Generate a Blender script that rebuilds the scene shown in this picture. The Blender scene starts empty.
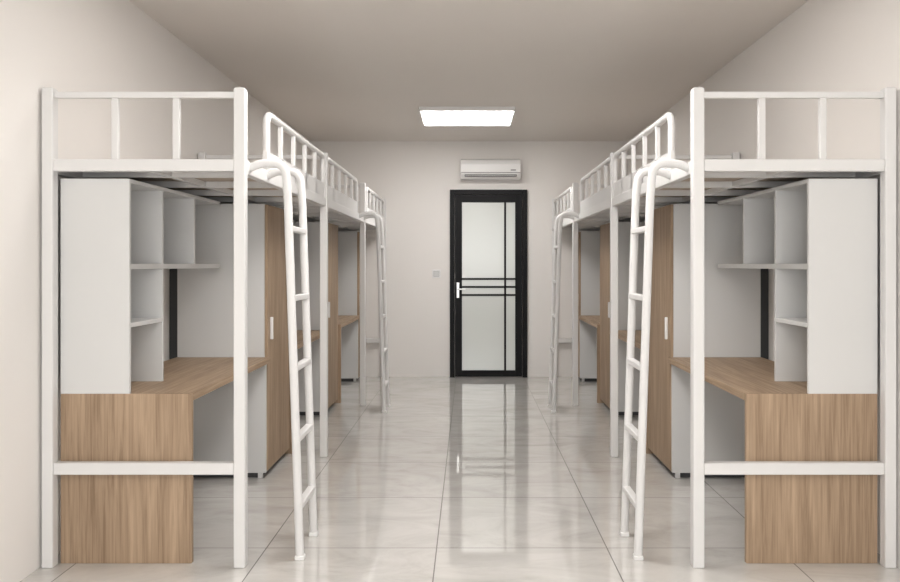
import bpy, bmesh, math
from mathutils import Vector
sc=bpy.context.scene
sc.view_settings.view_transform='Standard'
sc.view_settings.look='None'
H=1.33
# ---------------- materials
def mat(name,col,rough=0.5,spec=0.5,metal=0.0,bump=0.0,bscale=200,coat=0):
    m=bpy.data.materials.new(name); m.use_nodes=True
    nt=m.node_tree; b=nt.nodes['Principled BSDF']
    b.inputs['Base Color'].default_value=(*col,1)
    b.inputs['Roughness'].default_value=rough
    b.inputs['Metallic'].default_value=metal
    b.inputs['Specular IOR Level'].default_value=spec
    # subtle procedural variation
    tc=nt.nodes.new('ShaderNodeTexCoord'); n=nt.nodes.new('ShaderNodeTexNoise')
    n.inputs['Scale'].default_value=1.5; n.inputs['Detail'].default_value=3
    nt.links.new(tc.outputs['Object'],n.inputs['Vector'])
    r=nt.nodes.new('ShaderNodeValToRGB')
    r.color_ramp.elements[0].color=(*[c*0.98 for c in col],1)
    r.color_ramp.elements[1].color=(*[min(1,c*1.02) for c in col],1)
    nt.links.new(n.outputs['Fac'],r.inputs['Fac']); nt.links.new(r.outputs['Color'],b.inputs['Base Color'])
    if bump:
        n2=nt.nodes.new('ShaderNodeTexNoise'); n2.inputs['Scale'].default_value=bscale
        nt.links.new(tc.outputs['Object'],n2.inputs['Vector'])
        bp=nt.nodes.new('ShaderNodeBump'); bp.inputs['Strength'].default_value=bump; bp.inputs['Distance'].default_value=0.002
        nt.links.new(n2.outputs['Fac'],bp.inputs['Height']); nt.links.new(bp.outputs['Normal'],b.inputs['Normal'])
    return m
def wood(name,scale,big):
    m=bpy.data.materials.new(name); m.use_nodes=True
    nt=m.node_tree; b=nt.nodes['Principled BSDF']; b.inputs['Roughness'].default_value=0.5
    b.inputs['Specular IOR Level'].default_value=0.3
    tc=nt.nodes.new('ShaderNodeTexCoord')
    def noise(s,det):
        mp=nt.nodes.new('ShaderNodeMapping'); mp.inputs['Scale'].default_value=s
        nt.links.new(tc.outputs['Object'],mp.inputs['Vector'])
        n=nt.nodes.new('ShaderNodeTexNoise'); n.inputs['Scale'].default_value=1.0; n.inputs['Detail'].default_value=det; n.inputs['Roughness'].default_value=0.65; n.inputs['Distortion'].default_value=0.5
        nt.links.new(mp.outputs['Vector'],n.inputs['Vector']); return n.outputs['Fac']
    a=noise(scale,7); c=noise(big,3)
    mx=nt.nodes.new('ShaderNodeMath'); mx.operation='MULTIPLY_ADD'; mx.inputs[1].default_value=0.65
    nt.links.new(a,mx.inputs[0])
    m2=nt.nodes.new('ShaderNodeMath'); m2.operation='MULTIPLY'; m2.inputs[1].default_value=0.35
    nt.links.new(c,m2.inputs[0]); nt.links.new(m2.outputs[0],mx.inputs[2])
    r=nt.nodes.new('ShaderNodeValToRGB')
    e=r.color_ramp.elements
    e[0].position=0.36; e[0].color=(0.235,0.16,0.102,1)
    e[1].position=0.64; e[1].color=(0.46,0.335,0.228,1)
    nt.links.new(mx.outputs[0],r.inputs['Fac']); nt.links.new(r.outputs['Color'],b.inputs['Base Color'])
    bp=nt.nodes.new('ShaderNodeBump'); bp.inputs['Strength'].default_value=0.08; bp.inputs['Distance'].default_value=0.001
    nt.links.new(a,bp.inputs['Height']); nt.links.new(bp.outputs['Normal'],b.inputs['Normal'])
    return m
def emis(name,col,s):
    m=bpy.data.materials.new(name); m.use_nodes=True
    b=m.node_tree.nodes['Principled BSDF']
    b.inputs['Base Color'].default_value=(1,1,1,1)
    b.inputs['Emission Color'].default_value=(*col,1); b.inputs['Emission Strength'].default_value=s
    return m
def floor_mat():
    m=bpy.data.materials.new('floor_tile'); m.use_nodes=True
    nt=m.node_tree; L=nt.links; b=nt.nodes['Principled BSDF']
    tc=nt.nodes.new('ShaderNodeTexCoord'); sp=nt.nodes.new('ShaderNodeSeparateXYZ')
    L.new(tc.outputs['Object'],sp.inputs[0])
    def M(op,a,bv=None,c=None):
        n=nt.nodes.new('ShaderNodeMath'); n.operation=op
        for i,v in enumerate((a,bv,c)):
            if v is None: continue
            if hasattr(v,'links') or hasattr(v,'is_output'): L.new(v,n.inputs[i])
            else: n.inputs[i].default_value=v
        return n.outputs[0]
    T=0.8
    def edge(o,off):
        u=M('DIVIDE',M('SUBTRACT',o,off),T)
        f=M('SUBTRACT',u,M('FLOOR',u))
        d=M('ABSOLUTE',M('SUBTRACT',f,0.5))
        return M('GREATER_THAN',d,0.5-0.0028/T), M('FLOOR',u)
    ex,ix=edge(sp.outputs[0],-0.152); ey,iy=edge(sp.outputs[1],3.69)
    g=M('MAXIMUM',ex,ey)
    cmb=nt.nodes.new('ShaderNodeCombineXYZ')
    L.new(M('MULTIPLY',ix,3.7),cmb.inputs[0]); L.new(M('MULTIPLY',iy,5.3),cmb.inputs[1])
    add=nt.nodes.new('ShaderNodeVectorMath'); add.operation='ADD'
    L.new(tc.outputs['Object'],add.inputs[0]); L.new(cmb.outputs[0],add.inputs[1])
    mp=nt.nodes.new('ShaderNodeMapping'); mp.inputs['Rotation'].default_value=(0,0,0.7); mp.inputs['Scale'].default_value=(1,2.2,1)
    L.new(add.outputs[0],mp.inputs['Vector'])
    n=nt.nodes.new('ShaderNodeTexNoise'); n.inputs['Scale'].default_value=1.7; n.inputs['Detail'].default_value=9; n.inputs['Roughness'].default_value=0.66; n.inputs['Distortion'].default_value=1.4
    L.new(mp.outputs[0],n.inputs['Vector'])
    r=nt.nodes.new('ShaderNodeValToRGB'); e=r.color_ramp.elements
    e[0].position=0.3; e[0].color=(0.51,0.49,0.465,1); e[1].position=0.62; e[1].color=(0.65,0.635,0.61,1)
    el=e.new(0.47); el.color=(0.60,0.583,0.558,1)
    L.new(n.outputs['Fac'],r.inputs['Fac'])
    mx=nt.nodes.new('ShaderNodeMix'); mx.data_type='RGBA'
    L.new(g,mx.inputs['Factor']); L.new(r.outputs['Color'],mx.inputs[6]); mx.inputs[7].default_value=(0.12,0.11,0.10,1)
    L.new(mx.outputs[2],b.inputs['Base Color'])
    L.new(M('ADD',M('MULTIPLY',g,0.5),0.045),b.inputs['Roughness'])
    b.inputs['Specular IOR Level'].default_value=0.9
    b.inputs['Coat Weight'].default_value=0.5; b.inputs['Coat Roughness'].default_value=0.03
    return m
M_WALL=mat('wall_paint',(0.81,0.785,0.76),0.85,0.2,bump=0.05)
M_CEIL=mat('ceiling_paint',(0.77,0.735,0.70),0.9,0.1)
M_FLOOR=floor_mat()
M_STEEL=mat('white_powder_coat',(0.71,0.705,0.70),0.4,0.4)
M_WHITE=mat('white_laminate',(0.635,0.635,0.63),0.45,0.4)
M_WV=wood('oak_vertical',(70,70,2.2),(9,9,0.9))
M_WH=wood('oak_lengthwise',(70,2.2,70),(9,0.9,9))
M_DECK=mat('plywood_deck',(0.50,0.42,0.35),0.7,0.2)
M_BLACK=mat('black_aluminium',(0.008,0.008,0.009),0.5,0.15)
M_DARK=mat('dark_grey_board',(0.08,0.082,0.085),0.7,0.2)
M_SILVER=mat('brushed_silver',(0.75,0.75,0.75),0.3,0.5,metal=0.9)
M_FROST=mat('frosted_glass',(0.60,0.625,0.60),0.18,0.6)
M_PLASTIC=mat('white_plastic',(0.78,0.775,0.77),0.4,0.4)
M_LIGHT=emis('led_diffuser',(1.0,0.97,0.94),21)
# ---------------- helpers
def link(o,parent=None):
    sc.collection.objects.link(o)
    if parent: o.parent=parent
    return o
def empty(name,loc=(0,0,0)):
    e=bpy.data.objects.new(name,None); e.empty_display_size=0.1; e.location=(0,0,0)
    return link(e)
def boxes(name,bl,m,parent=None,bevel=0.003):
    """bl: list of (x0,x1,y0,y1,z0,z1)"""
    bm=bmesh.new()
    for (x0,x1,y0,y1,z0,z1) in bl:
        x0,x1=min(x0,x1),max(x0,x1)
        v=[bm.verts.new(p) for p in ((x0,y0,z0),(x1,y0,z0),(x1,y1,z0),(x0,y1,z0),(x0,y0,z1),(x1,y0,z1),(x1,y1,z1),(x0,y1,z1))]
        for f in ((0,3,2,1),(4,5,6,7),(0,1,5,4),(1,2,6,5),(2,3,7,6),(3,0,4,7)):
            bm.faces.new([v[i] for i in f])
    me=bpy.data.meshes.new(name); bm.to_mesh(me); bm.free()
    me.materials.append(m)
    o=link(bpy.data.objects.new(name,me),parent)
    if bevel:
        md=o.modifiers.new('bevel','BEVEL'); md.width=bevel; md.segments=2; md.limit_method='ANGLE'
    return o
def tubes(name,paths,r,m,parent=None,fillet=0.0):
    """paths: list of point lists; corners filleted"""
    cu=bpy.data.curves.new(name,'CURVE'); cu.dimensions='3D'; cu.bevel_depth=r; cu.bevel_resolution=4; cu.use_fill_caps=True
    for p in paths:
        P=[Vector(q) for q in p]; out=[P[0]]
        for i in range(1,len(P)-1):
            a,b,c=P[i-1],P[i],P[i+1]
            if fillet>0:
                d=min(fillet,(a-b).length*0.49,(c-b).length*0.49)
                s=b+(a-b).normalized()*d; e=b+(c-b).normalized()*d
                for k in range(9):
                    t=k/8; out.append((1-t)**2*s+2*t*(1-t)*b+t*t*e)
            else: out.append(b)
        out.append(P[-1])
        sp=cu.splines.new('POLY'); sp.points.add(len(out)-1)
        for i,q in enumerate(out): sp.points[i].co=(*q,1)
    tmp=bpy.data.objects.new('tmp',cu); sc.collection.objects.link(tmp)
    dg=bpy.context.evaluated_depsgraph_get()
    me=bpy.data.meshes.new_from_object(tmp.evaluated_get(dg)); me.name=name
    bpy.data.objects.remove(tmp); bpy.data.curves.remove(cu)
    for f in me.polygons: f.use_smooth=True
    me.materials.clear(); me.materials.append(m)
    return link(bpy.data.objects.new(name,me),parent)
# ---------------- room
W=1.887; YB=9.33; YF=-1.6; CZ=H+1.47
boxes('floor',[(-W-0.1,W+0.1,YF-0.1,YB+0.1,-0.1,0)],M_FLOOR,bevel=0)
boxes('ceiling',[(-W-0.1,W+0.1,YF-0.1,YB+0.1,CZ,CZ+0.1)],M_CEIL,bevel=0)
boxes('wall_left',[(-W-0.1,-W,YF,YB,0,CZ)],M_WALL,bevel=0)
boxes('wall_right',[(W,W+0.1,YF,YB,0,CZ)],M_WALL,bevel=0)
boxes('wall_back',[(-W-0.1,W+0.1,YB,YB+0.1,0,CZ)],M_WALL,bevel=0)
boxes('wall_front',[(-W-0.1,-1.3,YF-0.1,YF,0,CZ),(1.3,W+0.1,YF-0.1,YF,0,CZ),(-1.3,1.3,YF-0.1,YF,0,0.8),(-1.3,1.3,YF-0.1,YF,2.4,CZ)],M_WALL,bevel=0)
win=empty('added_window')  # unseen window behind the camera, added to go with the fill lamp
boxes('frame',[(-1.3,-1.24,YF-0.08,YF-0.02,0.8,2.4),(1.24,1.3,YF-0.08,YF-0.02,0.8,2.4),(-1.24,1.24,YF-0.08,YF-0.02,0.8,0.86),(-1.24,1.24,YF-0.08,YF-0.02,2.34,2.4),(-0.03,0.03,YF-0.08,YF-0.02,0.86,2.34)],M_PLASTIC,win)
# ---------------- beds
XI=1.008; XO=1.850; P=0.025
ROW=[3.465,5.455,7.445,9.29]
def bed(s,k):
    y0,y1=ROW[k],ROW[k+1]
    e=empty('loft_bed')
    ys=[y0]
    if k==2: ys.append(y1)
    boxes('posts',[(s*x-P,s*x+P,y-P,y+P,0,2.107) for y in ys for x in (XI,XO)],M_STEEL,e,0.005)
    boxes('post_caps',[(s*x-0.02,s*x+0.02,y-0.02,y+0.02,2.107,2.110) for y in ys for x in (XI,XO)],M_STEEL,e,0.001)
    er=[]
    for y in ys:
        a,b=XI+P,XO-P
        er.append((s*a,s*b,y-0.014,y+0.014,2.065,2.093))
        er.append((s*a,s*b,y-0.022,y+0.022,1.742,1.795))
        for t in (0.325,0.665):
            x=a+(b-a)*t; er.append((s*x-0.015,s*x+0.015,y-0.012,y+0.012,1.795,2.065))
        if (k==0 and y==y0) or (k==2 and y==y1):
            er.append((s*a,s*b,y-0.02,y+0.02,0.408,0.460))
    boxes('end_rails',er,M_STEEL,e,0.004)
    ya,yb=y0+P,y1-P
    boxes('side_beams',[(s*(XI-0.02),s*(XI+0.02),ya,yb,1.735,1.795),(s*(XO-0.02),s*(XO+0.02),ya,yb,1.735,1.795)],M_STEEL,e,0.004)
    # deck
    boxes('deck_board',[(s*(XI+0.021),s*(XO-0.021),ya,yb,1.778,1.794)],M_DECK,e,0.001)
    n=4; boxes('deck_crossbars',[(s*(XI+0.02),s*(XO-0.02),ya+(yb-ya)*(i+0.5)/n-0.015,ya+(yb-ya)*(i+0.5)/n+0.015,1.745,1.778) for i in range(n)]+[(s*(XI+0.4),s*(XI+0.43),ya,yb,1.748,1.776)],M_STEEL,e,0.002)
    # guard rail
    if k==0: g0,g1=y0+0.42,yb
    elif k==1: g0,g1=ya,y1-0.42
    else: g0,g1=y0+0.20,yb
    zt=2.083
    boxes('guard_panel',[(s*(XI-0.012),s*(XI+0.012),g0,g1,1.78,1.895)],M_STEEL,e,0.003)
    path=[(s*XI,g0+0.02,1.79),(s*XI,g0+0.02,zt),(s*XI,g1-0.02,zt),(s*XI,g1-0.02,1.79)]
    tubes('guard_rail',[path],0.019,M_STEEL,e,0.07)
    nb=5
    boxes('guard_balusters',[(s*XI-0.012,s*XI+0.012,g0+(g1-g0)*i/nb-0.012,g0+(g1-g0)*i/nb+0.012,1.79,zt) for i in range(1,nb)],M_STEEL,e,0.003)
    # ladder
    if k in (0,1):
        if k==0: l0,l1=y0+0.085,y0+0.395
        else: l0,l1=y1-0.37,y1-0.065
        pr=[]
        for y in (l0,l1):
            pr.append([(s*(XI-0.01),y,1.765),(s*0.945,y,1.79),(s*0.833,y,1.79),(s*0.82,y,1.66),(s*0.764,y,0.0)])
        tubes('ladder_rails',pr,0.0195,M_STEEL,e,0.10)
        rg=[]
        for z in (1.495,1.178,0.86,0.54,0.235):
            x=0.764+(0.82-0.764)*z/1.66
            rg.append((s*x-0.018,s*x+0.018,l0,l1,z-0.013,z+0.013))
        boxes('ladder_rungs',rg,M_STEEL,e,0.005)
        boxes('ladder_feet',[(s*0.764-0.021,s*0.764+0.021,y-0.021,y+0.021,0.0,0.02) for y in (l0,l1)],M_PLASTIC,e,0.004)
for s in (-1,1):
    for k in range(3): bed(s,k)
# ---------------- desks with hutch, wardrobes
DX0,DX1=1.820,1.236
def desk(s,y0,y1):
    e=empty('desk_with_bookshelf')
    zt=0.756
    boxes('desk_top',[(s*DX0,s*DX1,y0+0.026,y1,zt-0.034,zt)],M_WH,e,0.002)
    boxes('desk_side_panel',[(s*DX0,s*DX1,y0,y0+0.025,0,zt)],M_WV,e,0.002)
    boxes('desk_far_panel',[(s*DX0,s*1.262,y1-0.018,y1+0.008,0.04,zt-0.034)],M_WHITE,e,0.001)
    hx=1.513; t=0.018; ye=y0+1.28; Z=1.715
    m1,m2=y0+0.375,y0+0.825
    bl=[(s*DX0,s*hx,y0,y0+t,zt,Z),                       # near end panel
        (s*DX0,s*hx,y0+t,ye,Z-t,Z),                      # top
        (s*DX0,s*hx,y0+t,ye,1.311,1.336),                # middle shelf
        (s*DX0,s*hx,m1,m1+t,zt,1.311),(s*DX0,s*hx,m1,m1+t,1.336,Z-t),
        (s*DX0,s*hx,m2,m2+t,1.336,Z-t),
        (s*DX0,s*hx,y0+t,m1,1.05,1.070),
        (s*(DX0),s*(DX0-0.012),y0+t,ye,1.336,Z-t),
        (s*(DX0),s*(DX0-0.012),y0+t,m1,zt,1.311)]
    boxes('bookshelf',bl,M_WHITE,e,0.0015)
def wardrobe(s,y0,y1):
    e=empty('wardrobe')
    X0,X1=1.82,1.258; Z=1.712; t=0.018
    boxes('carcass',[(s*X0,s*(X1+0.019),y0,y0+t,0.04,Z),(s*X0,s*(X1+0.019),y1-t,y1,0.04,Z),(s*X0,s*(X1+0.019),y0+t,y1-t,Z-t,Z),
       (s*X0,s*(X1+0.019),y0+t,y1-t,0.04,0.058),(s*X0,s*(X0-0.008),y0+t,y1-t,0.058,Z-t)],M_WHITE,e,0.0015)
    boxes('door_leaf',[(s*(X1+0.018),s*X1,y0+0.003,y1-0.003,0.045,Z-0.004)],M_WV,e,0.002)
    boxes('plinth',[(s*(X0-0.02),s*(X1+0.045),y0+0.02,y1-0.02,0,0.04)],M_DARK,e,0)
    boxes('feet',[(s*(X1+0.03),s*(X1+0.06),y0+0.002,y0+0.018,0,0.04),(s*(X0-0.06),s*(X0-0.03),y0+0.002,y0+0.018,0,0.04)],M_PLASTIC,e,0)
    hy=y0+0.075
    boxes('door_handle',[(s*X1,s*(X1-0.018),hy-0.007,hy+0.007,0.86,1.0)],M_PLASTIC,e,0.003)
    boxes('gap_shade_strip',[(s*(X0+0.002),s*(W-0.003),y0+0.04,y0+0.06,0.0,Z)],M_DARK,e,0)  # dark strip standing in for the shade between wardrobe back and wall
for s in (-1,1):
    for (a,b) in ((3.497,4.888),(5.535,6.918),(7.565,8.943)): desk(s,a,b)
    for (a,b) in ((4.898,5.52),(6.928,7.55),(8.953,9.255)): wardrobe(s,a,b)
# ---------------- door
d=empty('door_1')
dx0,dx1,dz=-0.226,0.690,2.222
yf=YB-0.05
boxes('door_frame',[(dx0,dx0+0.055,yf,YB-0.001,0,dz),(dx1-0.055,dx1,yf,YB-0.001,0,dz),(dx0+0.055,dx1-0.055,yf,YB-0.001,dz-0.055,dz)],M_BLACK,d,0.004)
lx0,lx1,lz0,lz1=dx0+0.06,dx1-0.06,0.008,dz-0.06
sw=0.083; yl=yf+0.015
boxes('leaf_frame',[(lx0,lx0+sw,yl,YB-0.003,lz0,lz1),(lx1-sw,lx1,yl,YB-0.003,lz0,lz1),(lx0+sw,lx1-sw,yl,YB-0.003,lz1-0.09,lz1),(lx0+sw,lx1-sw,yl,YB-0.003,lz0,lz0+0.075)],M_BLACK,d,0.003)
boxes('glass',[(lx0+sw,lx1-sw,YB-0.022,YB-0.012,lz0+0.075,lz1-0.09)],M_FROST,d,0)
bars=[(0.428-0.012,0.428+0.012,yl+0.004,YB-0.022,lz0+0.075,lz1-0.09)]
for z in (1.165,1.07,0.975): bars.append((lx0+sw,lx1-sw,yl+0.003,YB-0.022,z-0.011,z+0.011))
boxes('glazing_bars',bars,M_BLACK,d,0.001)
hx=lx0+0.035
boxes('lock_plate',[(hx-0.016,hx+0.016,yl-0.008,yl,0.94,1.12)],M_SILVER,d,0.003)
tubes('lever_handle',[[(hx,yl-0.005,1.045),(hx,yl-0.05,1.045),(hx+0.09,yl-0.05,1.045)]],0.008,M_SILVER,d,0.02)
# ---------------- air conditioner (profile extruded along x)
ac=empty('air_conditioner')
ax0,ax1=-0.10,0.605
prof=[(0,0.0),(0,0.235),(-0.12,0.235),(-0.175,0.215),(-0.195,0.17),(-0.197,0.075),(-0.185,0.05),(-0.14,0.0)]
bm=bmesh.new(); r=[]
for x in (ax0,ax1): r.append([bm.verts.new((x,YB-0.002+p[0],2.337+p[1])) for p in prof])
n=len(prof)
for i in range(n): bm.faces.new((r[0][i],r[1][i],r[1][(i+1)%n],r[0][(i+1)%n]))
bm.faces.new(r[0]); bm.faces.new(list(reversed(r[1])))
bmesh.ops.recalc_face_normals(bm,faces=bm.faces)
me=bpy.data.meshes.new('ac_body'); bm.to_mesh(me); bm.free(); me.materials.append(M_PLASTIC)
o=link(bpy.data.objects.new('ac_body',me),ac); md=o.modifiers.new('b','BEVEL'); md.width=0.008; md.segments=3
yfr=YB-0.2
boxes('panel_seam',[(ax0+0.01,ax1-0.01,yfr-0.0005,yfr+0.01,2.405,2.410)],M_DARK,ac,0)
boxes('air_outlet',[(ax0+0.05,ax1-0.05,yfr+0.006,yfr+0.03,2.362,2.384)],M_DARK,ac,0)
boxes('louver',[(ax0+0.055,ax1-0.055,yfr+0.0,yfr+0.02,2.370,2.375)],M_PLASTIC,ac,0)
boxes('display',[(ax1-0.12,ax1-0.06,yfr-0.001,yfr+0.01,2.43,2.44)],M_DARK,ac,0)
# ---------------- switch
sw_=empty('light_switch')
boxes('plate',[(-0.437,-0.337,YB-0.012,YB-0.0005,1.175,1.275)],M_PLASTIC,sw_,0.003)
boxes('plate_shadow_gap',[(-0.420,-0.354,YB-0.0135,YB-0.011,1.192,1.258)],M_DARK,sw_,0)
boxes('rocker',[(-0.418,-0.356,YB-0.018,YB-0.012,1.194,1.256)],M_WHITE,sw_,0.002)
# ---------------- ceiling lights
def clight(y0,y1):
    e=empty('ceiling_light_panel')
    x0,x1=-0.465,0.43
    boxes('housing',[(x0,x1,y0,y1,CZ-0.018,CZ-0.0005)],M_PLASTIC,e,0.002)
    boxes('trim_frame',[(x0,x0+0.018,y0,y1,CZ-0.042,CZ-0.018),(x1-0.018,x1,y0,y1,CZ-0.042,CZ-0.018),(x0+0.018,x1-0.018,y0,y0+0.018,CZ-0.042,CZ-0.018),(x0+0.018,x1-0.018,y1-0.018,y1,CZ-0.042,CZ-0.018)],M_PLASTIC,e,0.002)
    boxes('diffuser',[(x0+0.018,x1-0.018,y0+0.018,y1-0.018,CZ-0.046,CZ-0.019)],M_LIGHT,e,0)
clight(7.28,8.03); clight(3.35,4.10); clight(-0.6,0.15)  # first panel is in view; the other two are added for evener light
# ---------------- lights
def area(name,loc,rot,sx,sy,e,col):
    l=bpy.data.lights.new(name,'AREA'); l.shape='RECTANGLE'; l.size=sx; l.size_y=sy; l.energy=e; l.color=col
    o=link(bpy.data.objects.new(name,l)); o.location=loc; o.rotation_euler=rot
    return o
area('window_fill_light',(0,YF-0.01,1.6),(math.radians(90),0,0),2.4,1.45,80,(1,0.99,0.97))  # added lamp in the unseen window, fills the room from the camera side
w=bpy.data.worlds.new('world'); sc.world=w; w.use_nodes=True
w.node_tree.nodes['Background'].inputs[0].default_value=(0.9,0.95,1,1); w.node_tree.nodes['Background'].inputs[1].default_value=1.0
# ---------------- camera
c=bpy.data.cameras.new('camera'); co=link(bpy.data.objects.new('camera',c))
co.location=(0,0,H); co.rotation_euler=(math.radians(90),0,0)
c.sensor_width=36; c.lens=785/900*36; c.shift_x=-19.0/900; c.shift_y=-26/900; c.clip_start=0.05
sc.camera=co
